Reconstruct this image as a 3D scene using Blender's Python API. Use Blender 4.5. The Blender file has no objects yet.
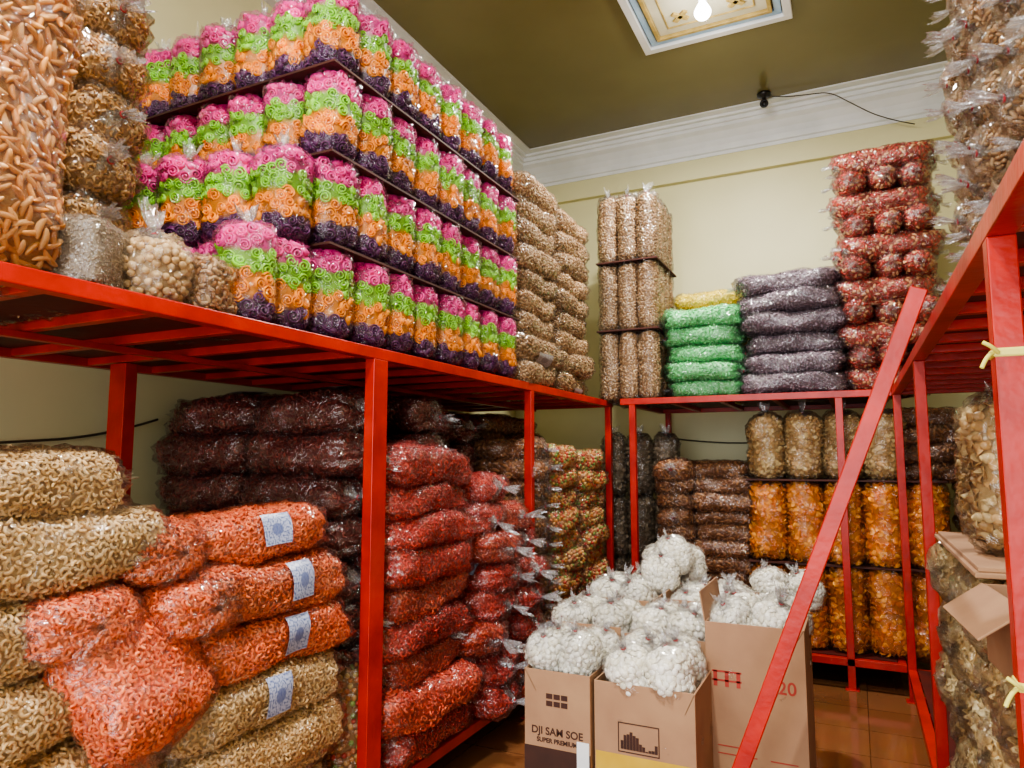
import bpy, math, random
import numpy as np
from mathutils import Vector, Matrix, Euler
pi=math.pi
random.seed(3)
def hx(h):
    h=h.lstrip('#'); c=[int(h[i:i+2],16)/255 for i in (0,2,4)]
    return tuple(((x/12.92) if x<=.04045 else ((x+.055)/1.055)**2.4) for x in c)
COL=bpy.context.scene.collection
try: bpy.context.scene.view_settings.look='AgX - Medium High Contrast'
except Exception: pass
# ---------------------------------------------------------------- materials
def newmat(n):
    m=bpy.data.materials.new(n); m.use_nodes=True
    nt=m.node_tree; nt.nodes.clear()
    o=nt.nodes.new('ShaderNodeOutputMaterial')
    return m,nt,o
def N(nt,t,**k):
    n=nt.nodes.new(t)
    for a,b in k.items():
        if a in n.inputs: n.inputs[a].default_value=b
        else: setattr(n,a,b)
    return n
def noisy(name,c1,c2,scale=5,rough=.6,bump=.1,metal=0,detail=5,bscale=None,coord='Object',rough2=None,spec=.5):
    m,nt,o=newmat(name)
    tc=N(nt,'ShaderNodeTexCoord'); no=N(nt,'ShaderNodeTexNoise'); no.inputs['Scale'].default_value=scale; no.inputs['Detail'].default_value=detail
    nt.links.new(tc.outputs[coord],no.inputs['Vector'])
    r=N(nt,'ShaderNodeValToRGB'); r.color_ramp.elements[0].position=.35; r.color_ramp.elements[1].position=.65
    r.color_ramp.elements[0].color=(*c1,1); r.color_ramp.elements[1].color=(*c2,1)
    nt.links.new(no.outputs['Fac'],r.inputs[0])
    p=N(nt,'ShaderNodeBsdfPrincipled'); p.inputs['Roughness'].default_value=rough; p.inputs['Metallic'].default_value=metal
    p.inputs['Specular IOR Level'].default_value=spec
    nt.links.new(r.outputs[0],p.inputs['Base Color'])
    if bump:
        n2=N(nt,'ShaderNodeTexNoise'); n2.inputs['Scale'].default_value=bscale or scale*6
        nt.links.new(tc.outputs[coord],n2.inputs['Vector'])
        b=N(nt,'ShaderNodeBump'); b.inputs['Strength'].default_value=bump; b.inputs['Distance'].default_value=.01
        nt.links.new(n2.outputs['Fac'],b.inputs['Height']); nt.links.new(b.outputs[0],p.inputs['Normal'])
    nt.links.new(p.outputs[0],o.inputs[0])
    return m
M_wall=noisy('wall_paint',hx('D0C99C'),hx('D8D2A6'),1.2,.5,.05)
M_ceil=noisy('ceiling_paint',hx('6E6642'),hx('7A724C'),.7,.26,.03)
M_trim=noisy('plaster_trim',hx('DADCDD'),hx('E8E9EA'),3,.5,.05)
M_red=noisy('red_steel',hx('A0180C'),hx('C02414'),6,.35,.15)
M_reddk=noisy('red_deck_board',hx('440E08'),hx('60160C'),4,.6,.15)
M_card=noisy('cardboard',hx('A07A5E'),hx('AE8868'),5,.8,.08)
M_ink=noisy('brown_ink',hx('3A2018'),hx('45261C'),9,.7,0)
M_inkred=noisy('red_ink',hx('A83A30'),hx('B04438'),9,.7,0)
M_yel=noisy('yellow_ribbon',hx('D8D060'),hx('E6DC78'),9,.6,.1)
M_yelink=noisy('yellow_ink',hx('C8A030'),hx('D0AC3C'),9,.7,0)
M_black=noisy('black_plastic',hx('101010'),hx('181818'),9,.35,0)
M_wire=noisy('cable_grey',hx('3a3428'),hx('4a4234'),9,.5,0)
M_paper=noisy('white_paper',hx('E4E6E8'),hx('F0F0F0'),9,.6,0)
M_brownboard=noisy('separator_board',hx('3A1810'),hx('4E241A'),6,.7,.1)
M_gold=noisy('gold_relief',hx('9C8448'),hx('C0A664'),12,.35,.1)
M_bluegr=noisy('pale_blue_relief',hx('8FB0CC'),hx('A9C4DA'),5,.5,.05)
M_panel=noisy('medallion_panel',hx('C4BFA4'),hx('D2CDB4'),5,.5,.05)
def tile_mat():
    m,nt,o=newmat('floor_tile')
    tc=N(nt,'ShaderNodeTexCoord'); mp=N(nt,'ShaderNodeMapping'); nt.links.new(tc.outputs['Object'],mp.inputs[0])
    br=N(nt,'ShaderNodeTexBrick'); br.offset=0; br.inputs['Scale'].default_value=1; br.inputs['Brick Width'].default_value=.4; br.inputs['Row Height'].default_value=.4
    br.inputs['Mortar Size'].default_value=.003; br.inputs['Color1'].default_value=(*hx('86583A'),1); br.inputs['Color2'].default_value=(*hx('906040'),1); br.inputs['Mortar'].default_value=(*hx('5a3c26'),1)
    nt.links.new(mp.outputs[0],br.inputs['Vector'])
    no=N(nt,'ShaderNodeTexNoise'); no.inputs['Scale'].default_value=3; no.inputs['Detail'].default_value=6
    nt.links.new(tc.outputs['Object'],no.inputs['Vector'])
    mx=N(nt,'ShaderNodeMix',data_type='RGBA',blend_type='MULTIPLY'); mx.inputs[0].default_value=.3
    nt.links.new(br.outputs['Color'],mx.inputs[6]); nt.links.new(no.outputs['Color'],mx.inputs[7])
    p=N(nt,'ShaderNodeBsdfPrincipled'); p.inputs['Roughness'].default_value=.08; p.inputs['Specular IOR Level'].default_value=.9
    nt.links.new(mx.outputs[2],p.inputs['Base Color']); nt.links.new(p.outputs[0],o.inputs[0])
    return m
M_floor=tile_mat()
def food_mat():
    m,nt,o=newmat('snack_pieces')
    at=N(nt,'ShaderNodeAttribute',attribute_name='Col')
    oi=N(nt,'ShaderNodeObjectInfo')
    mr=N(nt,'ShaderNodeMapRange'); mr.inputs[3].default_value=.85; mr.inputs[4].default_value=1.15
    nt.links.new(oi.outputs['Random'],mr.inputs[0])
    mx=N(nt,'ShaderNodeVectorMath',operation='SCALE'); nt.links.new(at.outputs['Color'],mx.inputs[0]); nt.links.new(mr.outputs[0],mx.inputs['Scale'])
    p=N(nt,'ShaderNodeBsdfPrincipled'); p.inputs['Roughness'].default_value=.45
    nt.links.new(mx.outputs[0],p.inputs['Base Color']); nt.links.new(p.outputs[0],o.inputs[0])
    return m
def film_mat(name,base,gain,haze=0.0,rough=.09,bs=.9):
    m,nt,o=newmat(name)
    tc=N(nt,'ShaderNodeTexCoord'); no=N(nt,'ShaderNodeTexNoise'); no.inputs['Scale'].default_value=9; no.inputs['Detail'].default_value=4; no.inputs['Distortion'].default_value=2.6
    nt.links.new(tc.outputs['Object'],no.inputs['Vector'])
    b=N(nt,'ShaderNodeBump'); b.inputs['Strength'].default_value=bs; b.inputs['Distance'].default_value=.03
    nt.links.new(no.outputs['Fac'],b.inputs['Height'])
    lw=N(nt,'ShaderNodeLayerWeight'); lw.inputs[0].default_value=.3; nt.links.new(b.outputs[0],lw.inputs['Normal'])
    ma=N(nt,'ShaderNodeMath',operation='MULTIPLY_ADD'); ma.inputs[1].default_value=gain; ma.inputs[2].default_value=base; ma.use_clamp=True
    nt.links.new(lw.outputs['Fresnel'],ma.inputs[0])
    tr=N(nt,'ShaderNodeBsdfTransparent'); tr.inputs[0].default_value=(.985,.985,.985,1)
    p=N(nt,'ShaderNodeBsdfPrincipled'); p.inputs['Base Color'].default_value=(.85,.85,.87,1) ; p.inputs['Roughness'].default_value=rough
    g=N(nt,'ShaderNodeBsdfGlossy'); g.inputs['Roughness'].default_value=rough; g.inputs[0].default_value=(.97,.97,.98,1)
    nt.links.new(b.outputs[0],g.inputs['Normal'])
    m1=N(nt,'ShaderNodeMixShader'); nt.links.new(ma.outputs[0],m1.inputs[0]); nt.links.new(tr.outputs[0],m1.inputs[1]); nt.links.new(g.outputs[0],m1.inputs[2])
    if haze:
        m2=N(nt,'ShaderNodeMixShader'); m2.inputs[0].default_value=haze; nt.links.new(m1.outputs[0],m2.inputs[1]); nt.links.new(p.outputs[0],m2.inputs[2])
        nt.links.new(m2.outputs[0],o.inputs[0])
    else: nt.links.new(m1.outputs[0],o.inputs[0])
    return m
def label_mat(name,c0,c1):
    m,nt,o=newmat(name)
    uv=N(nt,'ShaderNodeUVMap',uv_map='UV'); mp=N(nt,'ShaderNodeMapping'); mp.inputs['Scale'].default_value=(7,9,1)
    nt.links.new(uv.outputs[0],mp.inputs[0])
    no=N(nt,'ShaderNodeTexNoise'); no.inputs['Scale'].default_value=2.2; no.inputs['Detail'].default_value=2; nt.links.new(mp.outputs[0],no.inputs['Vector'])
    # round emblem in the middle + broken text lines
    gr=N(nt,'ShaderNodeVectorMath',operation='DISTANCE'); gr.inputs[1].default_value=(.5,.5,0); nt.links.new(uv.outputs[0],gr.inputs[0])
    lt=N(nt,'ShaderNodeMath',operation='LESS_THAN'); lt.inputs[1].default_value=.2; nt.links.new(gr.outputs['Value'],lt.inputs[0])
    r0=N(nt,'ShaderNodeMath',operation='GREATER_THAN'); r0.inputs[1].default_value=.53; nt.links.new(no.outputs['Fac'],r0.inputs[0])
    mu=N(nt,'ShaderNodeMath',operation='MAXIMUM'); nt.links.new(r0.outputs[0],mu.inputs[0])
    l2=N(nt,'ShaderNodeMath',operation='MULTIPLY'); l2.inputs[1].default_value=.8; nt.links.new(lt.outputs[0],l2.inputs[0]); nt.links.new(l2.outputs[0],mu.inputs[1])
    mx=N(nt,'ShaderNodeMix',data_type='RGBA'); mx.inputs[6].default_value=(*c0,1); mx.inputs[7].default_value=(*c1,1)
    nt.links.new(mu.outputs[0],mx.inputs[0])
    p=N(nt,'ShaderNodeBsdfPrincipled'); p.inputs['Roughness'].default_value=.35
    nt.links.new(mx.outputs[2],p.inputs['Base Color']); nt.links.new(p.outputs[0],o.inputs[0])
    return m
M_food=food_mat()
M_film=film_mat('clear_plastic_film',.055,.55,haze=.012)
M_film2=film_mat('thin_clear_film',.025,.38,haze=.008)
M_neck=film_mat('gathered_plastic',.16,.6,haze=.13)
M_label=label_mat('printed_label',hx('B8C0DC'),hx('6070A4'))
M_labelr=label_mat('red_printed_label',hx('B01C14'),hx('E8D8B0'))
M_labelg=label_mat('dull_printed_label',hx('A89E9C'),hx('7A6A68'))
M_tie=noisy('red_rubber_tie',hx('B02028'),hx('C02830'),9,.5,0)
# ---------------------------------------------------------------- mesh builder
class MB:
    def __init__(s): s.V=[];s.F=[];s.M=[];s.C=[];s.U=[];s.n=0
    def add(s,V,F,mat,col,uv=None):
        V=np.asarray(V,float).reshape(-1,3); F=np.asarray(F,int).reshape(-1,4)
        s.V.append(V); s.F.append(F+s.n); s.M.append(np.full(len(F),mat)); 
        c=np.ones((len(V),4)); c[:,:3]=col; s.C.append(c)
        s.U.append(np.zeros((len(V),2)) if uv is None else uv); s.n+=len(V)
    def mesh(s,name,mats):
        V=np.concatenate(s.V);F=np.concatenate(s.F);Mi=np.concatenate(s.M);C=np.concatenate(s.C);U=np.concatenate(s.U)
        me=bpy.data.meshes.new(name)
        me.vertices.add(len(V)); me.vertices.foreach_set('co',V.ravel())
        me.loops.add(F.size); me.loops.foreach_set('vertex_index',F.ravel())
        me.polygons.add(len(F)); me.polygons.foreach_set('loop_start',np.arange(0,F.size,4))
        try: me.polygons.foreach_set('loop_total',np.full(len(F),4))
        except Exception: pass
        me.polygons.foreach_set('material_index',Mi); me.polygons.foreach_set('use_smooth',np.ones(len(F),bool))
        a=me.color_attributes.new('Col','FLOAT_COLOR','POINT'); a.data.foreach_set('color',C.ravel())
        uv=me.uv_layers.new(name='UV'); uv.data.foreach_set('uv',U[F.ravel()].ravel())
        for m in mats: me.materials.append(m)
        me.update(calc_edges=True)
        return me
def gridF(nu,nv,closev=True):
    F=[]
    for i in range(nu-1):
        for j in range(nv if closev else nv-1):
            j2=(j+1)%nv
            F.append((i*nv+j,i*nv+j2,(i+1)*nv+j2,(i+1)*nv+j))
    return F
def T_macaroni(seg=6,sides=5,R=.0095,r=.0048,ang=3.7):
    V=[]
    for i in range(seg):
        a=-ang/2+ang*i/(seg-1); rr=r*(1 if 0<i<seg-1 else .85)
        for j in range(sides):
            b=2*pi*j/sides
            V.append(((R+rr*math.cos(b))*math.cos(a)-R*.6,(R+rr*math.cos(b))*math.sin(a),rr*math.sin(b)))
    return np.array(V),np.array(gridF(seg,sides))
def T_rose(seg=17,turns=1.9,r0=.005,r1=.026,h=.014,w=.0055):
    V=[]
    for i in range(seg):
        f=i/(seg-1); a=2*pi*turns*f; r=r0+(r1-r0)*f; wob=.0015*math.sin(a*3)
        for (dr,z) in ((-w/2,-h),(-w/2*.8,h*.5+wob),(w/2*.8,h*.5+wob),(w/2,-h)):
            V.append(((r+dr)*math.cos(a),(r+dr)*math.sin(a),z-f*.004))
    return np.array(V),np.array(gridF(seg,4))
def T_blob(lx,ly,lz,waist=0,nu=7,nv=6,curve=0):
    V=[]
    for i in range(nu):
        t=-pi/2+pi*i/(nu-1); s=math.sin(t); c=math.cos(t)
        if 0<i<nu-1: c=max(c,.35)
        c=c*(1-waist*math.exp(-(s/.35)**2))
        for j in range(nv):
            b=2*pi*j/nv; V.append((lx*s,ly*c*math.cos(b)+curve*s*s,lz*c*math.sin(b)))
    return np.array(V),np.array(gridF(nu,nv))
def T_chip(R=.025,h=.008,nv=9,th=.003):
    V=[]
    for (rr,dz) in ((.02,0),(.6,0),(1,0),(1,-th),(.02,-th)):
        for j in range(nv):
            a=2*pi*j/nv; x=R*rr*math.cos(a)*(1+.12*math.sin(3*a)); y=R*rr*math.sin(a)*.85
            z=h*((x/R)**2-(y/R)**2)*1.4+dz
            V.append((x,y,z))
    return np.array(V),np.array(gridF(5,nv))
TEMPL={'mac':T_macaroni(),'maclo':T_macaroni(4,4,.011,.0055),'rose':T_rose(),'nut':T_blob(.015,.0085,.0085,.25),'rod':T_blob(.03,.009,.009,0,8,6,.006),
 'ball':T_blob(.012,.012,.012,0,6,7),'chip':T_chip(),'puff':T_blob(.019,.017,.008,0,7,8,.001),'flat':T_blob(.013,.008,.004,0,6,5)}
def bag_mesh(name,L,W,H,piece,spacing,cols,ps=1,upright=False,k=3.0,k1=7,k2=2.3,bend=0,sbend=0,neck=1,label=None,seed=0,lump=.07,bands=None,jit=.14,tilt=.35,corec=.6,film=True,filmmat=None,sunk=0,jac=.005,tiecol=True,lmat=None,gather=.08,nsc=1.2,fgather=.012):
    rng=np.random.default_rng(seed)
    ph0=rng.uniform(0,6.28,8)
    T,TF=TEMPL[piece]; T=T*ps; th=T[:,2].max()
    def S(q,ph,off=0):
        s=np.sin(q*pi/2); p=np.maximum(1-np.abs(s)**k1,0)**(1/k2)
        lm=1+lump*(np.sin(4*s+ph0[0]+2*np.cos(ph+ph0[1]))*.6+np.sin(3*ph+5*s+ph0[2])*.35+np.sin(9*s+ph0[3]+ph)*.35+np.sin(2*ph+2.5*s+ph0[6])*.4)
        lm=lm+gather*np.abs(s)**5*np.cos(9*ph+ph0[4])
        r=(np.abs(np.cos(ph))**k+np.abs(np.sin(ph))**k)**(-1/k)
        x=(L/2+off)*s*(1+lump*.5*np.sin(2*ph+ph0[5])+lump*.4*np.sin(ph+ph0[7])); y=(W/2*lm+off)*p*r*np.cos(ph)+sbend*x*x; z=(H/2*lm+off)*p*r*np.sin(ph)-bend*x*x
        return np.stack([x,y,z],-1)
    def nrm(q,ph):
        e=1e-3; a=S(q+e,ph)-S(q-e,ph); b=S(q,ph+e)-S(q,ph-e); n=np.cross(b,a); ar=np.linalg.norm(n,axis=-1)
        n=n/np.maximum(ar,1e-12)[...,None]
        c=S(q,ph); c0=c.copy(); c0[...,1]=sbend*c[...,0]**2; c0[...,2]=-bend*c[...,0]**2; c0[...,0]*=.8
        sg=np.sign(np.sum(n*(c-c0),-1)); n=n*sg[...,None]
        return n,ar
    def out(V):
        if not upright: return V
        return np.stack([-V[...,2],V[...,1],V[...,0]],-1)
    mb=MB()
    def colfor(P,n):
        if bands is not None:
            f=(P[:,0]/L+.5)+rng.normal(0,.012,len(P)); idx=np.clip((f*len(bands)).astype(int),0,len(bands)-1); c=np.array(bands)[idx]
        else: c=np.array(cols)[rng.integers(0,len(cols),n)]
        return c*(1+rng.uniform(-jit,jit,(n,1)))
    nu,nv=22,24
    q=np.linspace(-.9999,.9999,nu)[:,None]*np.ones((1,nv)); ph=np.linspace(0,2*pi,nv,endpoint=False)[None,:]*np.ones((nu,1))
    V=S(q,ph,-th*.5).reshape(-1,3); 
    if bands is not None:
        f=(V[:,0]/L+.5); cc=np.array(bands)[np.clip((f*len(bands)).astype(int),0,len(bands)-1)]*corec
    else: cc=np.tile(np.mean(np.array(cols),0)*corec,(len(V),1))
    mb.add(out(V),gridF(nu,nv),0,cc)  # core colour darkened by corec: painted shade in the gaps between pieces
    area=2*(L*W+L*H)*.9; target=int(area/(spacing**2)*1.0)
    nc=target*9
    q=rng.uniform(-.97,.97,nc); ph=rng.uniform(0,2*pi,nc); n,ar=nrm(q,ph)
    keep=rng.uniform(0,1,nc)<ar/ar.max()*2.0
    q=q[keep];ph=ph[keep];n=n[keep];P=S(q,ph)
    cell={};acc=[];r2=(spacing*.8)**2;cs=spacing*.8
    PL=P.tolist()
    for i,(x,y,z) in enumerate(PL):
        kx=int(math.floor(x/cs));ky=int(math.floor(y/cs));kz=int(math.floor(z/cs)); ok=True
        for a in (-1,0,1):
            for b in (-1,0,1):
                for c in (-1,0,1):
                    for p_ in cell.get((kx+a,ky+b,kz+c),()):
                        if (p_[0]-x)**2+(p_[1]-y)**2+(p_[2]-z)**2<r2: ok=False;break
                    if not ok:break
                if not ok:break
            if not ok:break
        if ok: cell.setdefault((kx,ky,kz),[]).append((x,y,z)); acc.append(i)
    P=P[acc];n=n[acc];m=len(P)
    nn=n+rng.normal(0,tilt,(m,3)); nn/=np.linalg.norm(nn,axis=1)[:,None]
    rv=rng.normal(0,1,(m,3)); t=np.cross(nn,rv); t/=np.linalg.norm(t,axis=1)[:,None]; b=np.cross(nn,t)
    Mx=np.stack([t,b,nn],-1)
    sc=rng.uniform(.88,1.12,m)
    VV=np.einsum('mij,vj->mvi',Mx,T)*sc[:,None,None]+P[:,None,:]+n[:,None,:]*(rng.uniform(-.3,.3,m)*th-sunk)[:,None,None]
    cc=np.repeat(colfor(P,m),len(T),0)
    FF=(TF[None,:,:]+(np.arange(m)*len(T))[:,None,None]).reshape(-1,4)
    mb.add(out(VV.reshape(-1,3)),FF,0,cc)
    if film:
        nu,nv=34,44
        qq=np.linspace(-.9999,.9999,nu)[:,None]*np.ones((1,nv)); ph=np.linspace(0,2*pi,nv,endpoint=False)[None,:]*np.ones((nu,1))
        fo=th*1.05+.005+rng.normal(0,jac,(nu,nv))+fgather*np.abs(np.sin(qq*pi/2))**4*(1+np.cos(11*ph+ph0[6]+3*qq))
        V=S(qq,ph,fo).reshape(-1,3); mb.add(out(V),gridF(nu,nv),1,(1,1,1))
    for sgn in ([1] if neck==1 else [1,-1] if neck==2 else []):
        nv=36; rows=[]
        ph=np.linspace(0,2*pi,nv,endpoint=False)
        x0=L/2; base=rng.normal(0,1,nv); base=(base+np.roll(base,1)+np.roll(base,2))/1.7
        side=rng.uniform(-.35,.35,2)
        for (dx,rr,ru) in ((-.02,min(W,H)*.30,.05),(.008,.018,.1),(.018,.008,.0),(.03,.014,.12),(.052,.024,.22),(.078,.031,.3)):
            dx*=nsc
            r=rr*(nsc if rr<.05 else 1)*(1+ru*base+rng.normal(0,.05,nv)*(ru>0.15))
            fl=.4 if dx>.03 else 1
            x=np.full(nv,sgn*(x0+dx))+ (rng.normal(0,.008,nv)+.012*base if rr>.03 and dx>0 else 0)
            ex=max(dx-.02,0)
            rows.append(np.stack([x,r*np.cos(ph)+sbend*x0*x0+side[0]*ex,r*fl*np.sin(ph)-bend*x0*x0+side[1]*ex],-1))
        mb.add(out(np.concatenate(rows)),gridF(len(rows),nv),3,(1,1,1))
        if tiecol:
            V=[]
            for i in range(10):
                a=2*pi*i/10
                for j in range(5):
                    bb=2*pi*j/5; rr=.0100+.0032*math.cos(bb); V.append((sgn*(x0+.018*nsc)+.0035*math.sin(bb),rr*math.cos(a)+sbend*x0*x0,rr*math.sin(a)-bend*x0*x0))
            F=[(i*5+j,i*5+(j+1)%5,((i+1)%10)*5+(j+1)%5,((i+1)%10)*5+j) for i in range(10) for j in range(5)]
            mb.add(out(np.array(V)),F,4,(1,1,1))
    if label:
        q0,q1,p0,p1=label; nu,nv=10,10
        a,b=np.meshgrid(np.linspace(0,1,nu),np.linspace(0,1,nv),indexing='ij')
        V=S(q0+(q1-q0)*a,p0+(p1-p0)*b,th*1.05+.015).reshape(-1,3)
        mb.add(out(V),gridF(nu,nv,False),2,(1,1,1),np.stack([b.ravel(),a.ravel()],-1))
    return mb.mesh(name,[M_food,filmmat or M_film,lmat or M_label,M_neck,M_tie])
# ---------------------------------------------------------------- object helpers
def empty(name,loc=(0,0,0)):
    e=bpy.data.objects.new(name,None); e.location=loc; e.empty_display_size=.1; COL.objects.link(e); return e
def put(me,name,loc,rz=0,rx=0,ry=0,s=1,parent=None):
    o=bpy.data.objects.new(name,me); COL.objects.link(o)
    l=Vector(loc)
    if parent: o.parent=parent; l=l-parent.location
    o.location=l; o.rotation_euler=(rx,ry,rz); o.scale=(s,s,s) if not hasattr(s,'__len__') else s
    return o
def boxes(name,bl,mats,parent=None,bev=.003,loc=(0,0,0)):
    V=[];F=[];Mi=[]
    for b in bl:
        x0,x1,y0,y1,z0,z1=b[:6]; mi=b[6] if len(b)>6 else 0; mt=b[7] if len(b)>7 else None
        n=len(V); c=[(x,y,z) for z in (z0,z1) for (x,y) in ((x0,y0),(x1,y0),(x1,y1),(x0,y1))]
        for p in c:
            p=Vector(p); 
            if mt is not None: p=mt@p
            V.append(tuple(p-Vector(loc)))
        for f in ((0,3,2,1),(4,5,6,7),(0,1,5,4),(1,2,6,5),(2,3,7,6),(3,0,4,7)): F.append([n+i for i in f]); Mi.append(mi)
    me=bpy.data.meshes.new(name); me.from_pydata(V,[],F); me.update()
    for m in mats: me.materials.append(m)
    for p,i in zip(me.polygons,Mi): p.material_index=i
    o=bpy.data.objects.new(name,me); COL.objects.link(o); o.location=Vector(loc)
    if parent: o.parent=parent; o.location=Vector(loc)-parent.location
    if bev:
        md=o.modifiers.new('bev','BEVEL'); md.width=bev; md.segments=2; md.limit_method='ANGLE'
    return o
def curve(name,pts,r,mat,parent=None):
    cu=bpy.data.curves.new(name,'CURVE'); cu.dimensions='3D'; cu.bevel_depth=r; cu.bevel_resolution=2
    sp=cu.splines.new('NURBS'); sp.points.add(len(pts)-1)
    for i,p in enumerate(pts): sp.points[i].co=(*p,1)
    sp.use_endpoint_u=True; sp.order_u=3
    cu.materials.append(mat); o=bpy.data.objects.new(name,cu); COL.objects.link(o)
    if parent: o.parent=parent; o.location=-parent.location
    return o
# ================================================================= ROOM
XL,XR,YB,YF,HC=-3.35,1.75,6.95,-3.2,4.92
boxes('floor',[(XL,XR,YF,YB,-.1,0)],[M_floor],bev=0)
boxes('ceiling',[(XL-.1,XR+.1,YF,YB+.1,HC,HC+.1)],[M_ceil],bev=0)
boxes('wall_left',[(XL-.1,XL,YF,YB,0,HC)],[M_wall],bev=0)
boxes('wall_right',[(XR,XR+.1,YF,YB,0,HC)],[M_wall],bev=0)
boxes('wall_back',[(XL-.1,XR+.1,YB,YB+.1,0,HC),(XL,XR,YB-.06,YB,4.38,HC-.34)],[M_wall],bev=0)
def cornice(name,ax):
    prof=[(0.0,-.34),(.07,-.34),(.07,-.31),(.09,-.30),(.10,-.25),(.12,-.20),(.16,-.14),(.20,-.11),(.20,-.08),(.22,-.075),(.22,-.04),(.26,-.038),(.26,-.015),(.34,-.013),(.34,0),(0,0)]
    V=[];F=[];n=len(prof)
    for e in (0,1):
        for (d,z) in prof:
            z=HC+z
            if ax=='back': V.append(((XL+d if e==0 else XR-d),YB-d,z))
            elif ax=='left': V.append((XL+d,(YF if e==0 else YB-d),z))
            else: V.append((XR-d,(YF if e==0 else YB-d),z))
    for i in range(n): F.append((i,(i+1)%n,n+(i+1)%n,n+i))
    me=bpy.data.meshes.new(name); me.from_pydata(V,[],F); me.materials.append(M_trim)
    o=bpy.data.objects.new(name,me); COL.objects.link(o)
cornice('trim_1','back'); cornice('trim_2','left'); cornice('trim_3','right')
def ceiling_light(cx,cy,power):
    e=empty('ceiling_light_fixture',(cx,cy,HC))
    s=.56; B=[]
    for (a,b,z,mi) in ((s,s-.06,.05,0),(s-.07,s-.12,.03,1),(s-.13,s-.16,.045,2),(s-.24,s-.25,.03,2)):
        B+= [(cx-a,cx+a,cy-a,cy-b,HC-z,HC,mi),(cx-a,cx+a,cy+b,cy+a,HC-z,HC,mi),(cx-a,cx-b,cy-b,cy+b,HC-z,HC,mi),(cx+b,cx+a,cy-b,cy+b,HC-z,HC,mi)]
    B.append((cx-s+.16,cx+s-.16,cy-s+.16,cy+s-.16,HC-.02,HC,3))
    for sx in (-1,1):
        for sy in (-1,1):
            mt=Matrix.Translation((cx+sx*.2,cy+sy*.2,0))@Matrix.Rotation(pi/4,4,'Z'); B.append((-.07,.07,-.02,.02,HC-.035,HC-.015,2,mt)); B.append((-.02,.02,-.07,.07,HC-.035,HC-.015,2,mt))
    boxes('frame',B,[M_trim,M_bluegr,M_gold,M_panel],e,.004,(cx,cy,HC))
    m,nt,o=newmat('lamp_glass'); em=N(nt,'ShaderNodeEmission'); em.inputs[0].default_value=(1,.98,.93,1); em.inputs[1].default_value=14; nt.links.new(em.outputs[0],o.inputs[0])
    import bmesh
    bm=bmesh.new(); bmesh.ops.create_uvsphere(bm,u_segments=20,v_segments=14,radius=.06)
    for v in bm.verts:
        if v.co.z>0: v.co.x*=1-.5*v.co.z/.06; v.co.y*=1-.5*v.co.z/.06; v.co.z*=1.5
    me=bpy.data.meshes.new('bulb'); bm.to_mesh(me); bm.free(); me.materials.append(m)
    for p in me.polygons: p.use_smooth=True
    put(me,'bulb',(cx,cy,HC-.17),parent=e)
    boxes('socket',[(cx-.03,cx+.03,cy-.03,cy+.03,HC-.09,HC-.02)],[M_trim],e,.01,(cx,cy,HC-.05))
    l=bpy.data.lights.new('lamp_light','AREA'); l.shape='DISK'; l.size=.16; l.energy=power; l.color=(1,.96,.88)
    lo=bpy.data.objects.new('lamp_light',l); COL.objects.link(lo); lo.parent=e; lo.location=(0,0,-.24)
    l=bpy.data.lights.new('lamp_glow','POINT'); l.shadow_soft_size=.08; l.energy=power*.08; l.color=(1,.97,.9)
    lo=bpy.data.objects.new('lamp_glow',l); COL.objects.link(lo); lo.parent=e; lo.location=(0,0,-.3)
ceiling_light(-.83,4.79,150)
ceiling_light(-.83,.6,160)
# ================================================================= RACKS
ZD=2.08
def rack(name,x0,x1,y0,y1,posts,jdir,step=.32,low=True):
    e=empty(name,((x0+x1)/2,(y0+y1)/2,0)); B=[]
    w=.05
    for z in ([ZD-w]+([.16] if low else [])):
        B+=[(x0,x1,y0,y0+w,z,z+w),(x0,x1,y1-w,y1,z,z+w),(x0,x0+w,y0+w,y1-w,z,z+w),(x1-w,x1,y0+w,y1-w,z,z+w)]
        if jdir=='X':
            n=int((y1-y0)/step)
            for i in range(1,n): y=y0+(y1-y0)*i/n; B.append((x0+w,x1-w,y-.02,y+.02,z+.005,z+.04))
            B.append(((x0+x1)/2-.02,(x0+x1)/2+.02,y0+w,y1-w,z-.02,z+.004))
        else:
            n=int((x1-x0)/step)
            for i in range(1,n): x=x0+(x1-x0)*i/n; B.append((x-.02,x+.02,y0+w,y1-w,z+.005,z+.04))
    for (px,py,ww,wy) in posts:
        B+=[(px-ww/2,px+ww/2,py-wy/2,py+wy/2,0,ZD-w)]
        B+=[(px-ww/2-.02,px+ww/2+.02,py-wy/2-.02,py+wy/2+.02,0,.006)]
    boxes('frame',B,[M_red],e,.004,((x0+x1)/2,(y0+y1)/2,0))
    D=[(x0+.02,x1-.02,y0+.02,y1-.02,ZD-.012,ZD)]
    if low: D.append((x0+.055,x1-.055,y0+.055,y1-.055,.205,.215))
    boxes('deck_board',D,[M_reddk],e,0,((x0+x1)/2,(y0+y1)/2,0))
    return e
xe=-1.86
rack('steel_storage_rack',-3.3,xe,-.6,5.8,[(xe-.025,2.5,.05,.10),(xe-.025,4.12,.05,.05),(xe-.025,5.75,.05,.05),(xe-.025,.5,.05,.05),(-3.27,4.1,.05,.05),(-3.27,.8,.05,.05),(-3.02,2.1,.11,.06)],'X')
rack('steel_storage_rack',-1.72,.25,5.55,6.85,[(-1.62,5.575,.05,.05),(-.09,5.575,.05,.05),(-1.62,6.8,.05,.05),(-.09,6.8,.05,.05)],'Y',.34)
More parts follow.
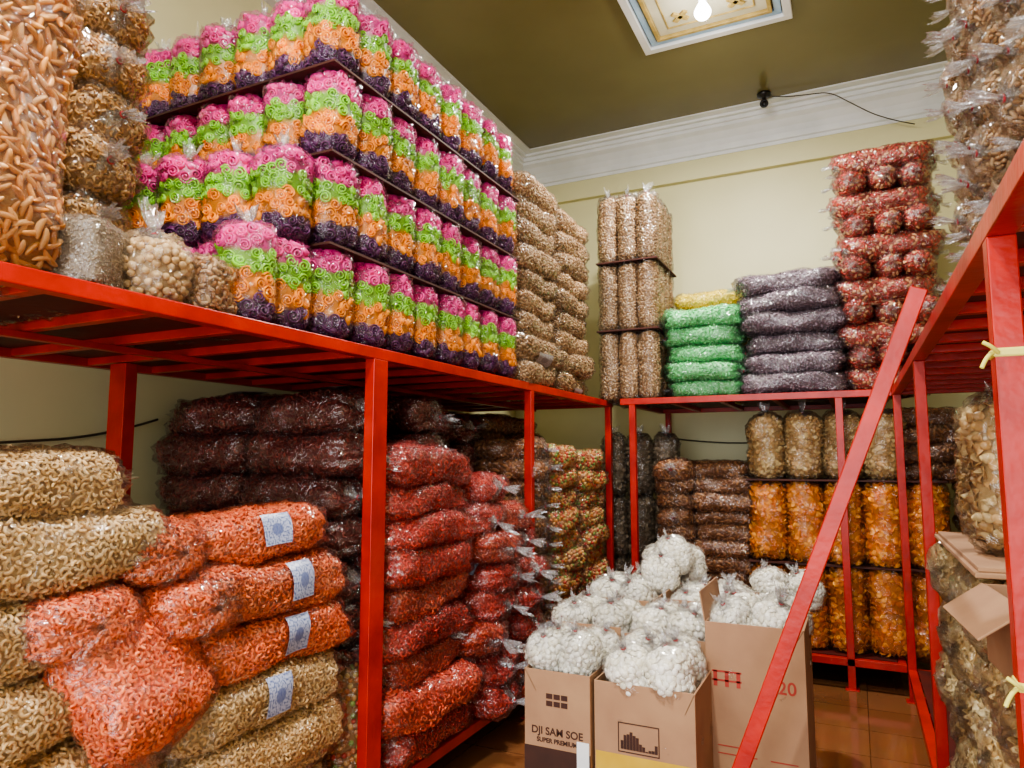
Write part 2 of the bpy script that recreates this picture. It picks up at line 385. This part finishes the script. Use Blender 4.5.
rack('steel_storage_rack',.25,1.7,.4,5.5,[(.275,1.63,.05,.05),(.275,3.6,.045,.05),(.275,5.47,.05,.05),(1.66,1.63,.05,.05),(1.66,3.6,.05,.05),(1.66,5.47,.05,.05)],'X',.3)
def ribbon(z,y,x):
    e=empty('plastic_ribbon_tie',(x,y,z))
    boxes('band',[(x-.028,x+.028,y-.028,y+.028,z-.008,z+.01)],[M_yel],e,.004,(x,y,z))
    curve('tail',[(x-.028,y-.03,z),(x-.04,y-.04,z-.005),(x-.05,y-.045,z-.03)],.004,M_yel,e)
    curve('tail',[(x-.02,y-.03,z),(x-.03,y-.045,z+.01),(x-.045,y-.04,z+.02)],.004,M_yel,e)
ribbon(1.80,1.63,.275); ribbon(1.18,1.63,.275)
def ladder():
    e=empty('steel_ladder',(-.608,2.6,0))
    a=Vector((-.608,0,0)); b=Vector((.197,0,2.11)); d=(b-a); Ln=d.length; th=math.atan2(d.x,d.z)
    B=[]
    for y in (2.42,2.78):
        mt=Matrix.Translation((a.x,y,0))@Matrix.Rotation(th,4,'Y')
        B.append((-.025,.025,-.025,.025,.01,Ln,0,mt))
    for i in range(1,7):
        mt=Matrix.Translation((a.x,2.6,0))@Matrix.Rotation(th,4,'Y'); z=Ln*i/7.2
        B.append((-.018,.018,-.17,.17,z-.012,z+.012,0,mt))
    boxes('rails_and_rungs',B,[M_red],e,.004,(-.608,2.6,0))
ladder()
# ================================================================= BAG TYPES
P_,G_,O_,V_=hx('F03C9C'),hx('90D030'),hx('FF9C18'),hx('5A2458')
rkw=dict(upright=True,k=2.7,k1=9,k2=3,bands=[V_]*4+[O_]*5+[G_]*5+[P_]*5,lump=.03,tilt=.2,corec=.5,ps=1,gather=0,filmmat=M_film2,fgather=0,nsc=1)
rain=[bag_mesh('rainbow_bag_mesh',.365,.2,.2,'rose',.043,None,seed=i,neck=0,**rkw) for i in (1,2,3)]
raint=[bag_mesh('rainbow_bag_tied_mesh',.365,.2,.2,'rose',.043,None,seed=i,neck=1,**rkw) for i in (4,5)]
NUT=[hx('B8926A'),hx('A07A50'),hx('CCAC84')]
nutL=[bag_mesh('nut_bag_mesh',.64,.32,.18,'nut',.021,NUT,seed=10+i,neck=1,label=(-.2,.15,2.2,2.9) if i==0 else None,lmat=M_labelg) for i in range(3)]
nutT=[bag_mesh('nut_tube_mesh',.56,.165,.165,'nut',.022,NUT,seed=20+i,upright=True,k=2.2,k1=10,k2=3,lump=.05) for i in range(2)]
nutE=[bag_mesh('fried_snack_bag_mesh',.6,.3,.21,'maclo',.022,[hx('CC9A60'),hx('BC8A50'),hx('D6AC78')],seed=25+i,neck=1) for i in range(2)]
CRM=[hx('E8C28C'),hx('DAB47C'),hx('F0D0A0')]
ORG=[hx('F07A48'),hx('E66C3C'),hx('F88C5A')]
crm=[bag_mesh('cream_macaroni_bag_mesh',.8,.37,.21,'mac',.017,CRM,seed=30+i,label=l) for i,l in ((0,(-.08,.10,2.5,3.5)),(1,None),(2,None))]
org=[bag_mesh('orange_macaroni_bag_mesh',.8,.37,.205,'mac',.017,ORG,seed=40+i,label=l) for i,l in ((0,(-.06,.12,2.45,3.5)),(1,None),(2,(.0,.18,2.4,3.45)))]
orgs=bag_mesh('orange_macaroni_small_bag_mesh',.56,.34,.19,'mac',.017,ORG,seed=47,label=(-.12,.13,2.45,3.4))
orgp=bag_mesh('orange_macaroni_plain_bag_mesh',.56,.34,.19,'mac',.017,ORG,seed=48)
orgd=bag_mesh('orange_macaroni_sagging_bag_mesh',.50,.42,.2,'mac',.017,ORG,seed=44,lump=.08,bend=.7,k1=9,k=4)
REDC=[hx('D85438'),hx('C8442E'),hx('E26846')]
REDD=[hx('C03426'),hx('AC2A20'),hx('D04432')]
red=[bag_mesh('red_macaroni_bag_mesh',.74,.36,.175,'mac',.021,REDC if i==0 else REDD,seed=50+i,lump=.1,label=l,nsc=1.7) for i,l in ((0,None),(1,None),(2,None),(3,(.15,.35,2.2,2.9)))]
red=red[:3]*3+red[3:]
DRK=[hx('7C2E24'),hx('6A241C'),hx('8E3C30')]
drk=[bag_mesh('dark_macaroni_bag_mesh',.6,.34,.185,'maclo',.024,DRK,seed=60+i,label=l,lmat=M_labelg,lump=.1) for i,l in ((0,None),(1,(.1,.4,-1.9,-1.2)))]
CAN=[hx('C84838'),hx('D89048'),hx('8CA858'),hx('E0C078'),hx('C47850'),hx('D0A078'),hx('DCA868')]
can=[bag_mesh('assorted_candy_bag_mesh',.55,.36,.16,'ball',.025,CAN,seed=70+i) for i in range(2)]
canu=bag_mesh('assorted_candy_upright_bag_mesh',.5,.2,.17,'ball',.025,CAN,seed=75,upright=True,label=(.0,.5,-1.0,.6),lmat=M_label)
BRN=[hx('94603A'),hx('804E2C'),hx('AE7A4C')]
brn=[bag_mesh('brown_snack_bag_mesh',.5,.3,.14,'flat',.026,BRN,ps=1.35,seed=80+i,lump=.1) for i in range(2)]
GRN=[hx('60C878'),hx('74D688'),hx('98E2A4')]
M_labelgr=label_mat('green_printed_label',hx('C8E8C4'),hx('3A9850'))
grn=[bag_mesh('green_snack_bag_mesh',.6,.34,.15,'flat',.027,GRN,ps=1.3,seed=85+i,corec=.9,lump=.1,label=(-.1,.2,-1.9,-1.2) if i else None,lmat=M_labelgr) for i in range(2)]
yel=[bag_mesh('yellow_snack_bag_mesh',.56,.34,.15,'flat',.027,[hx('F0D440'),hx('F6E058')],ps=1.3,seed=88,corec=.9,lump=.1)]
PUR=[hx('7C6672'),hx('6A5662'),hx('8E7C88')]
pur=[bag_mesh('grey_bean_bag_mesh',.7,.36,.165,'flat',.024,PUR,ps=1.1,seed=90+i,lump=.1,label=(-.1,.15,-1.8,-1.2) if i else None,lmat=M_labelg) for i in range(2)]
RED2=[hx('A02018'),hx('841A14'),hx('BC4030'),hx('D8A070')]
redr=[bag_mesh('red_snack_roll_mesh',.62,.2,.175,'flat',.026,RED2,ps=1.3,seed=95+i,k=2.2,neck=2,label=(-.35,.35,-2.4,-.7) if i<2 else None,lmat=M_labelr,gather=.03) for i in range(3)]
CHP=[hx('F4982A'),hx('E4801C'),hx('FCB044')]
chp=[bag_mesh('orange_chip_bag_mesh',.58,.25,.25,'chip',.038,CHP,seed=100+i,upright=True,k=2.2,k1=10,k2=3,tilt=.45,corec=.7,gather=.02) for i in range(2)]
chb=[bag_mesh('tan_chip_bag_mesh',.46,.25,.25,'chip',.029,[hx('CCA46C'),hx('B89058'),hx('DCC088')],ps=.75,seed=104+i,upright=True,k=2.2,k1=6,k2=2.4,tilt=.45,corec=.7,label=(.0,.3,2.6,3.4) if i else None) for i in range(2)]
gry=[bag_mesh('dark_chip_bag_mesh',.5,.2,.2,'chip',.036,[hx('9E8A70'),hx('847058')],seed=108,upright=True,k=2.2,k1=8,k2=3,tilt=.6)]
pal=[bag_mesh('pale_cracker_bag_mesh',.5,.36,.2,'chip',.026,[hx('ECD49C'),hx('DCBC80'),hx('F4E2B0')],ps=.65,seed=110+i,tilt=.35,k=3.2,corec=.8) for i in range(2)]
wht=[bag_mesh('white_cracker_bag_mesh',.24,.23,.23,'puff',.027,[hx('F4F0E4'),hx('FAF6EC'),hx('ECE6D4')],seed=120+i,upright=True,k=2.2,k1=3,k2=2,tilt=.3,lump=.09,corec=.85,jit=.05,gather=.03,filmmat=M_film2,nsc=.9) for i in range(3)]
rod=bag_mesh('finger_snack_bag_mesh',.85,.34,.34,'rod',.028,[hx('E8A45C'),hx('DC944E'),hx('F2B878')],seed=130,upright=True,k=3,k1=9,k2=3,corec=.5,ps=.98)
blk=bag_mesh('sesame_snack_bag_mesh',.19,.22,.15,'flat',.012,[hx('A08C76'),hx('B09C86')],seed=131,upright=True,k=9,k1=20,k2=4,ps=.5,lump=.01,neck=0,gather=0,fgather=0,corec=.8,jac=.003)
bal=bag_mesh('round_snack_bag_mesh',.2,.2,.2,'ball',.026,[hx('DCBC90'),hx('D0AE80')],seed=132,upright=True,k=2.2,k1=4,k2=2,ps=1.1,nsc=1.5)
alm=bag_mesh('almond_snack_bag_mesh',.18,.18,.15,'nut',.02,[hx('BE8A5C'),hx('D8B288')],seed=133,upright=True,k=6,k1=12,k2=3,neck=0,gather=0,fgather=0)
R=random.uniform
# ---------------------------------------------------------------- rainbow snack stack
e=empty('rainbow_snack_bag_stack',(-2.3,2.9,ZD)); c=0
px=.218; py=.222; tz=.388
for t in range(4):
    for iy in range(8):
        for ix in range(6):
            if ix>1 and iy>1 and t<3: continue
            c+=1
            put((raint if t==3 else rain)[c%(2 if t==3 else 3)],'bag_%d'%c,(-1.97-ix*px+R(-.012,.012),2.26+iy*py+R(-.012,.012),ZD+.012+.186+t*tz),rz=R(0,6.28),rx=R(-.04,.04),ry=R(-.04,.04),parent=e)
for (x,y) in ((-1.98,1.83),(-2.0,2.03)):
    c+=1; put(raint[c%2],'bag_%d'%c,(x,y,ZD+.185),rz=R(0,6),s=.97,parent=e)
for i in range(5):
    for t in (0,1):
        c+=1; put((rain if t==0 else raint)[c%2],'bag_%d'%c,(-2.235-i*.222,1.99+R(-.02,.02)-.03*i,ZD+.186+t*.375),rz=R(0,6),rx=R(-.05,.05),parent=e)
c+=1; put(raint[0],'bag_%d'%c,(-2.02,2.04,ZD+.186+.375),rz=R(0,6),parent=e)
B=[]
for t in range(1,4): 
    z=ZD+t*tz-.006; B.append((-1.86-6*px-.0,-1.86,2.14,2.26+7.5*py,z-.005,z+.005))
boxes('separator_board',B,[M_brownboard],e,0,(-2.3,2.9,ZD))
# ---------------------------------------------------------------- generic stacks
def stack(name,meshes,x,y,z0,layers,dz,dirs,cols=1,cstep=.3,caxis='Y',jx=.02,ja=.05,s=1,flip=False,sv=.06):
    e=empty(name,(x,y,z0)); k=0
    for l in range(layers):
        for cidx in range(cols):
            off=(cidx-(cols-1)/2)*cstep
            X=x+(off if caxis=='X' else 0)+R(-jx,jx); Y=y+(off if caxis=='Y' else 0)+R(-jx,jx)
            rz=dirs
            if flip and random.random()<.5: rz+=pi
            ss=(s if not hasattr(s,'__len__') else 1)*R(1-sv,1+sv)
            k+=1; put(random.choice(meshes),'bag_%d'%k,(X,Y,z0+dz*(l+.5)),rz=rz+R(-ja,ja),rx=R(-.07,.07)+random.choice((0,pi)),ry=R(-.04,.04),s=(ss,ss*R(1-sv,1+sv),ss*R(1,1+sv)),parent=e)
    return e
put(rod,'finger_snack_bag',(-2.09,1.0,ZD+.43),rz=.2)
put(rod,'finger_snack_bag',(-2.12,.62,ZD+.43),rz=1.2)
stack('fried_snack_bag_stack',nutE,-2.48,1.42,ZD,9,.19,0,jx=.02)
stack('fried_snack_bag_stack',nutE,-2.5,1.05,ZD,9,.19,0)
put(blk,'sesame_snack_bag',(-2.0,1.26,ZD+.10),rz=.6)
put(bal,'round_snack_bag',(-1.99,1.46,ZD+.105),rz=.3)
put(alm,'almond_snack_bag',(-1.98,1.65,ZD+.095),rz=.35)
stack('nut_bag_stack',nutL,-2.04,4.31,ZD,9,.157,pi/2,flip=True,ja=.08)
stack('nut_bag_stack',nutL,-2.04,5.0,ZD,9,.153,pi/2,flip=True,ja=.08)
stack('nut_bag_stack',nutL,-2.4,4.62,ZD,9,.155,pi/2,cols=2,cstep=.66,flip=True)
e=empty('nut_tube_bag_stack',(-1.6,5.8,ZD)); c=0; B=[]
for t in range(3):
    for ix in range(3):
        for iy in range(4):
            c+=1; put(nutT[c%2],'bag_%d'%c,(-1.84+ix*.168,5.7+iy*.17,ZD+.29+t*.59),rz=R(0,6),parent=e)
    if t: B.append((-1.93,-1.4,5.6,6.32,ZD+t*.59-.012,ZD+t*.59))
boxes('separator_board',B,[M_brownboard],e,0,(-1.6,5.8,ZD))
stack('green_snack_bag_stack',grn,-1.07,5.8,ZD,5,.142,0,jx=.03,flip=True,ja=.08)
stack('yellow_snack_bag_stack',yel,-1.09,6.2,ZD,6,.158,0,jx=.03,flip=True)
stack('grey_bean_bag_stack',pur,-.385,5.82,ZD,6,.158,0,jx=.035,flip=True,ja=.07)
stack('grey_bean_bag_stack',pur,-.38,6.25,ZD,6,.158,0,jx=.03,flip=True)
e=empty('red_snack_roll_stack',(.28,5.95,ZD)); c=0
for l in range(11):
    z=ZD+.09+l*.165
    if l%2==0:
        for k in range(3): c+=1; put(redr[c%3],'roll_%d'%c,(.28+R(-.04,.04),5.75+k*.21,z),rz=R(-.09,.09),rx=R(0,.8),parent=e)
    else:
        for k in range(3 if l<10 else 2): c+=1; put(redr[c%3],'roll_%d'%c,(.07+k*.21,5.93+R(-.04,.04),z+R(-.01,.01)),rz=pi/2+R(-.09,.09),rx=R(-.5,.5),parent=e)
for (x,y,n) in ((.80,3.2,13),(.78,2.83,13),(.82,3.6,12),(.82,2.42,13),(.82,2.0,13)):
    stack('nut_bag_stack',nutL,x,y,ZD,n,.165,pi,jx=.03,ja=.1)
# ---------------------------------------------------------------- below left rack
Z0=.215
def mb_(me,x,y,z,rz=pi/2,rx=0,ry=0,s=1): put(me,'macaroni_bag',(x,y,z),rz=rz,rx=rx,ry=ry,s=s)
for l,z in enumerate([.32,.52]):
    mb_(crm[l],-2.09,1.95,z); mb_(crm[l+1],-2.1,1.12,z)
for l in range(6):
    z=.32+l*.195
    if l<5: mb_(crm[l%3],-2.5,1.88,z)
    mb_(crm[(l+1)%3],-2.5,1.05,z)
mb_(crm[1],-2.06,2.0,.56,pi/2+.04)
mb_(crm[0],-2.06,1.95,.75,pi/2-.05)
mb_(crm[2],-2.07,1.15,.72,pi/2+.05)
mb_(org[0],-2.06,2.02,.935,pi/2-.02)
mb_(org[2],-2.05,1.97,1.125,pi/2+.05)
mb_(orgs,-2.08,1.97,1.31,pi/2-.10,-.04,-.04)
mb_(orgp,-2.2,1.52,1.30,.15+pi)
mb_(orgd,-1.96,1.44,1.0,.25+pi,ry=-.95,rx=.0)
mb_(orgp,-2.12,1.62,1.12,.1+pi,s=.95)
mb_(orgp,-2.14,1.27,1.14,pi,s=.95)
mb_(crm[2],-2.1,1.0,.92)
mb_(crm[1],-2.12,.9,1.12,s=(.9,1,1))
mb_(crm[2],-2.13,1.16,1.34,pi/2-.06,s=(1.05,1.05,1.1))
mb_(crm[1],-2.14,1.04,1.52,pi/2+.03)
stack('dark_macaroni_bag_stack',drk,-2.62,2.6,Z0,9,.187,0,cols=2,cstep=.6,caxis='X',jx=.03,ja=.07)
stack('dark_macaroni_bag_stack',drk,-2.62,3.2,Z0,9,.19,0,cols=2,cstep=.6,caxis='X',jx=.03)
stack('dark_macaroni_bag_stack',drk,-2.6,3.95,Z0,9,.185,0,cols=2,cstep=.45,caxis='Y',jx=.03)
stack('red_macaroni_bag_stack',red,-2.04,3.02,Z0,9,.158,pi/2,jx=.04,ja=.13,sv=.09)
stack('red_macaroni_bag_stack',red,-2.18,3.6,Z0,8,.160,0.1,jx=.05,ja=.25,sv=.09)
stack('red_macaroni_bag_stack',red,-2.18,3.92,Z0,7,.158,0,jx=.05,ja=.2,sv=.09)
put(canu,'assorted_candy_bag',(-2.03,2.53,Z0+.26),rz=.4)
stack('brown_snack_bag_stack',brn,-2.1,4.3,Z0,12,.125,0,jx=.03)
stack('assorted_candy_bag_stack',can,-2.04,4.72,Z0,10,.145,pi/2,jx=.03,flip=True,ja=.08)
stack('assorted_candy_bag_stack',can,-2.04,5.3,Z0,10,.142,pi/2,jx=.03,flip=True,ja=.08)
stack('brown_snack_bag_stack',brn,-2.5,4.9,Z0,13,.13,pi/2,cols=2,cstep=.5,caxis='Y')
# ---------------------------------------------------------------- below back rack
for x in (-1.33,-.98):
    stack('brown_snack_bag_stack',brn,x,5.9,Z0,11,.122,pi/2 if x<-1.2 else 0,jx=.04,s=1,flip=True,ja=.1)
e=empty('dark_chip_bag_group',(-1.75,5.8,Z0)); c=0
for (x,y) in ((-1.72,6.12),(-1.5,6.2),(-1.95,6.1)):
    for z in (.47,1.0,1.53): c+=1; put(gry[0],'bag_%d'%c,(x,y,z),rz=R(0,6),parent=e)
e=empty('orange_chip_bag_stack',(-.3,5.9,Z0)); c=0; B=[]
for t in range(2):
    for ix in range(5):
        for iy in range(2): c+=1; put(chp[c%2],'bag_%d'%c,(-.62+ix*.262,5.78+iy*.27,Z0+.3+t*.61),rz=R(0,6),parent=e)
    B.append((-.76,.56,5.64,6.2,Z0+(t+1)*.61-.008,Z0+(t+1)*.61+.003))
boxes('separator_board',B,[M_brownboard],e,0,(-.3,5.9,Z0))
e=empty('tan_chip_bag_row',(-.3,5.9,1.44))
for i in range(4): put(chb[0],'bag_%d'%i,(-.62+i*.27,5.82,1.44+.24),rz=R(0,6),ry=R(-.06,.06),s=1.04,parent=e)
stack('brown_snack_bag_stack',brn,.9,5.9,Z0,13,.125,0,jx=.03)
stack('brown_snack_bag_stack',brn,.45,5.9,1.44,4,.125,0,jx=.03)
# ---------------------------------------------------------------- below right rack
for (y,n) in ((3.35,5),(2.95,5),(2.55,5),(2.12,4)):
    stack('pale_cracker_bag_stack',pal,.56,y,Z0,n,.205,0,jx=.02,ja=.07)
boxes('cardboard_sheet',[(.29,.85,2.4,3.55,1.26,1.275),(.3,.84,2.42,3.5,1.2755,1.29)],[M_card],None,.003)
put(chb[1],'tan_chip_bag',(.47,2.75,1.545),s=1.1,rz=.3); put(chb[0],'tan_chip_bag',(.5,3.3,1.545),rz=2)
# ---------------------------------------------------------------- cartons
def carton(x0,x1,y0,y1,h,rz=0,flap=.16,flaps=(),texts=(),z0=0):
    cx,cy=(x0+x1)/2,(y0+y1)/2; e=empty('cardboard_carton',(cx,cy,z0)); t=.006; w=(x1-x0)/2; d=(y1-y0)/2
    B=[(-w,w,-d,-d+t,0,h),(-w,w,d-t,d,0,h),(-w,-w+t,-d+t,d-t,0,h),(w-t,w,-d+t,d-t,0,h),(-w+t,w-t,-d+t,d-t,0,t)]
    def fl(side,ang):
        if side=='F': mt=Matrix.Translation((0,-d,h))@Matrix.Rotation(ang,4,'X'); return (-w,w,-t/2,t/2,0,flap,0,mt)
        if side=='B': mt=Matrix.Translation((0,d,h))@Matrix.Rotation(-ang,4,'X'); return (-w,w,-t/2,t/2,0,flap,0,mt)
        if side=='L': mt=Matrix.Translation((-w,0,h))@Matrix.Rotation(-ang,4,'Y'); return (-t/2,t/2,-d,d,0,flap,0,mt)
        mt=Matrix.Translation((w,0,h))@Matrix.Rotation(ang,4,'Y'); return (-t/2,t/2,-d,d,0,flap,0,mt)
    for s_,a in flaps: B.append(fl(s_,a))
    o=boxes('shell',B,[M_card],e,.002,(0,0,0)); o.location=(0,0,0)
    for (txt,tx,tz,sz,mt) in texts:
        cu=bpy.data.curves.new('print','FONT'); cu.body=txt; cu.size=sz; cu.extrude=.0004; cu.align_x='CENTER'; cu.materials.append(mt); cu.offset=.0008
        to=bpy.data.objects.new('print',cu); COL.objects.link(to); to.parent=e; to.location=(tx,-d-.0008,tz); to.rotation_euler=(pi/2,0,0)
    e.rotation_euler=(0,0,rz)
    return e
def pr(n,b,m,p): boxes(n,b,[m],p,0,(0,0,0)).location=(0,0,0)
c1=carton(-1.25,-.97,2.68,3.08,.75,0,.1,[('L',-2.6),('B',.1)],[('DJI SAM SOE',0,.505,.04,M_ink),('SUPER PREMIUM',0,.475,.024,M_ink)])
pr('print_panel',[(-.14,.14,-.2015,-.2008,.17,.455)],M_ink,c1)
pr('print_icons',[(-.045+i*.032,-.018+i*.032,-.2015,-.2008,.615+.028*j,.635+.028*j) for i in range(3) for j in range(2)],M_ink,c1)
pr('shipping_slip',[(.085,.135,-.204,-.2016,.25,.5)],M_paper,c1)
c2=carton(-.96,-.57,2.70,3.1,.735,0,.09,[('R',-2.7),('B',.1)],[('GUDANG',0,.42,.05,M_ink)])
hill=[(-.09+i*.012,-.079+i*.012,-.2015,-.2008,.497,.50+.028*(1+math.sin(i*.55))+.006*(i%2)) for i in range(12)]
pr('print_frame',[(-.1,.06,-.2015,-.2008,.59,.594),(-.1,.06,-.2015,-.2008,.485,.489),(-.1,-.096,-.2015,-.2008,.489,.59),(.056,.06,-.2015,-.2008,.489,.59)]+hill,M_ink,c2)
pr('yellow_print',[(-.19,.19,-.2015,-.2008,.2,.475)],M_yelink,c2)
c3=carton(-.59,-.21,3.02,3.42,.93,0,.12,[('R',-2.6),('L',.15)],[('20',.12,.68,.07,M_inkred)])
pr('print_icons',[(-.16+i*.045,-.145+i*.045,-.2015,-.2008,.68,.74) for i in range(3)]+[(-.165,-.05,-.2015,-.2008,.735,.742),(-.165,-.05,-.2015,-.2008,.70,.707),(-.15,.0,-.2015,-.2008,.42,.424),(-.15,.0,-.2015,-.2008,.45,.454),(.05,.15,-.2015,-.2008,.42,.424)],M_inkred,c3)
carton(-1.35,-.97,3.14,3.55,.78,0,.1,[('B',.2)]); carton(-.95,-.62,3.14,3.55,.78,0,.12,[('B',.2)])
carton(-1.35,-.95,3.6,4.05,.8,0,.1,[('B',.2),('R',.2)]); carton(-.92,-.5,3.62,4.05,.78,0,.1,[('B',.3)])
carton(-1.3,-.85,4.12,4.55,.78,0,.1,[]); carton(-.8,-.35,4.12,4.55,.72,0,.1,[])
carton(.31,.72,1.95,2.33,.2,.08,.12,[('L',2.2),('F',1.9)],z0=1.06)
e=empty('white_cracker_bag_pile',(-.95,3.3,.8)); c=0
def wb(x,y,z,s=1,t=.5):
    global c
    c+=1; put(wht[c%3],'bag_%d'%c,(x+R(-.02,.02)*2*t,y+R(-.02,.02)*2*t,z+R(-.02,.02)),rz=R(0,6),rx=R(-t,t),ry=R(-t,t),s=s,parent=e)
for (x0,x1,y0,y1,z,s) in ((-1.25,-.97,2.68,3.08,.75,.72),(-.96,-.57,2.70,3.1,.735,.8),(-1.35,-.97,3.14,3.55,.78,.8),(-.95,-.62,3.14,3.55,.78,.8),(-1.35,-.95,3.6,4.05,.8,.85),(-.92,-.5,3.62,4.05,.78,.85),(-1.3,-.85,4.12,4.55,.78,.85),(-.8,-.35,4.12,4.55,.72,.85),(-.59,-.21,3.02,3.42,.88,.78)):
    for ix in range(2):
        for iy in range(2):
            wb(x0+(x1-x0)*(.28+.44*ix),y0+(y1-y0)*(.27+.46*iy),z-.17,s,.05)
            wb(x0+(x1-x0)*(.28+.44*ix),y0+(y1-y0)*(.27+.46*iy),z+.03,s)
for (x,y) in ((-1.0,3.9),(-.9,4.25),(-1.1,4.3)): wb(x,y,.96,.82)
wb(-.95,4.1,1.05,.82); wb(-.45,4.3,.88,.8); wb(-.3,4.35,.84,.8)
# ---------------------------------------------------------------- cctv camera & wires
def lathe(name,prof,n,mat,loc,parent=None,rot=(0,0,0),sc=1):
    V=[]
    for (r,z) in prof:
        for j in range(n): a=2*pi*j/n; V.append((r*math.cos(a),r*math.sin(a),z))
    F=gridF(len(prof),n); me=bpy.data.meshes.new(name); me.from_pydata(V,[],[list(map(int,f)) for f in F]); me.materials.append(mat)
    for p in me.polygons:p.use_smooth=True
    return put(me,name,loc,rx=rot[0],ry=rot[1],rz=rot[2],parent=parent,s=sc)
e=empty('security_camera',(-.6,6.5,HC))
lathe('mount',[(.0,0),(.06,0),(.06,-.025),(.02,-.035),(.018,-.09),(0,-.09)],16,M_black,(-.6,6.5,HC),e)
lathe('body',[(0,-.07),(.04,-.065),(.05,-.02),(.05,.05),(.042,.07),(.03,.07),(.026,.055),(0,.055)],18,M_black,(-.6,6.47,HC-.11),e,(pi/2+.5,0,.1),.75)
curve('ceiling_cable',[(-.6,6.5,HC-.02),(-.45,6.55,HC-.05),(-.2,6.6,HC-.05),(-.05,6.62,HC-.06),(.1,6.6,HC-.2),(.35,6.7,HC-.36),(.6,6.8,HC-.42)],.005,M_wire)
curve('wall_cable',[(-3.3,.6,1.7),(-3.3,1.2,1.62),(-3.3,1.7,1.66),(-3.3,2.2,1.7),(-3.3,2.5,1.8)],.006,M_wire)
curve('wall_cable',[(-1.7,6.9,1.8),(-1,6.9,1.7),(-.3,6.9,1.82),(.6,6.9,1.75)],.006,M_wire)
# ================================================================= LIGHT
w=bpy.data.worlds.new('world'); bpy.context.scene.world=w; w.use_nodes=True
bg=w.node_tree.nodes['Background']; bg.inputs[0].default_value=(.92,.96,1,1); bg.inputs[1].default_value=1.0
def area(name,loc,rot,sx,sy,en,col):
    l=bpy.data.lights.new(name,'AREA'); l.shape='RECTANGLE'; l.size=sx; l.size_y=sy; l.energy=en; l.color=col
    o=bpy.data.objects.new(name,l); COL.objects.link(o); o.location=loc; o.rotation_euler=rot
area('shopfront_daylight',(-.8,-3.0,2.4),(pi/2,0,0),4.6,4.2,290,(.96,.98,1))
# ================================================================= CAMERA
cam=bpy.data.cameras.new('camera'); co=bpy.data.objects.new('camera',cam); COL.objects.link(co)
yaw=math.radians(26); pit=math.radians(6)
F=Vector((-math.sin(yaw)*math.cos(pit),math.cos(yaw)*math.cos(pit),math.sin(pit)))
co.location=(0,0,1.6); co.rotation_euler=F.to_track_quat('-Z','Y').to_euler()
cam.sensor_width=36; cam.lens=700/1024*36; cam.clip_start=.02
bpy.context.scene.camera=co
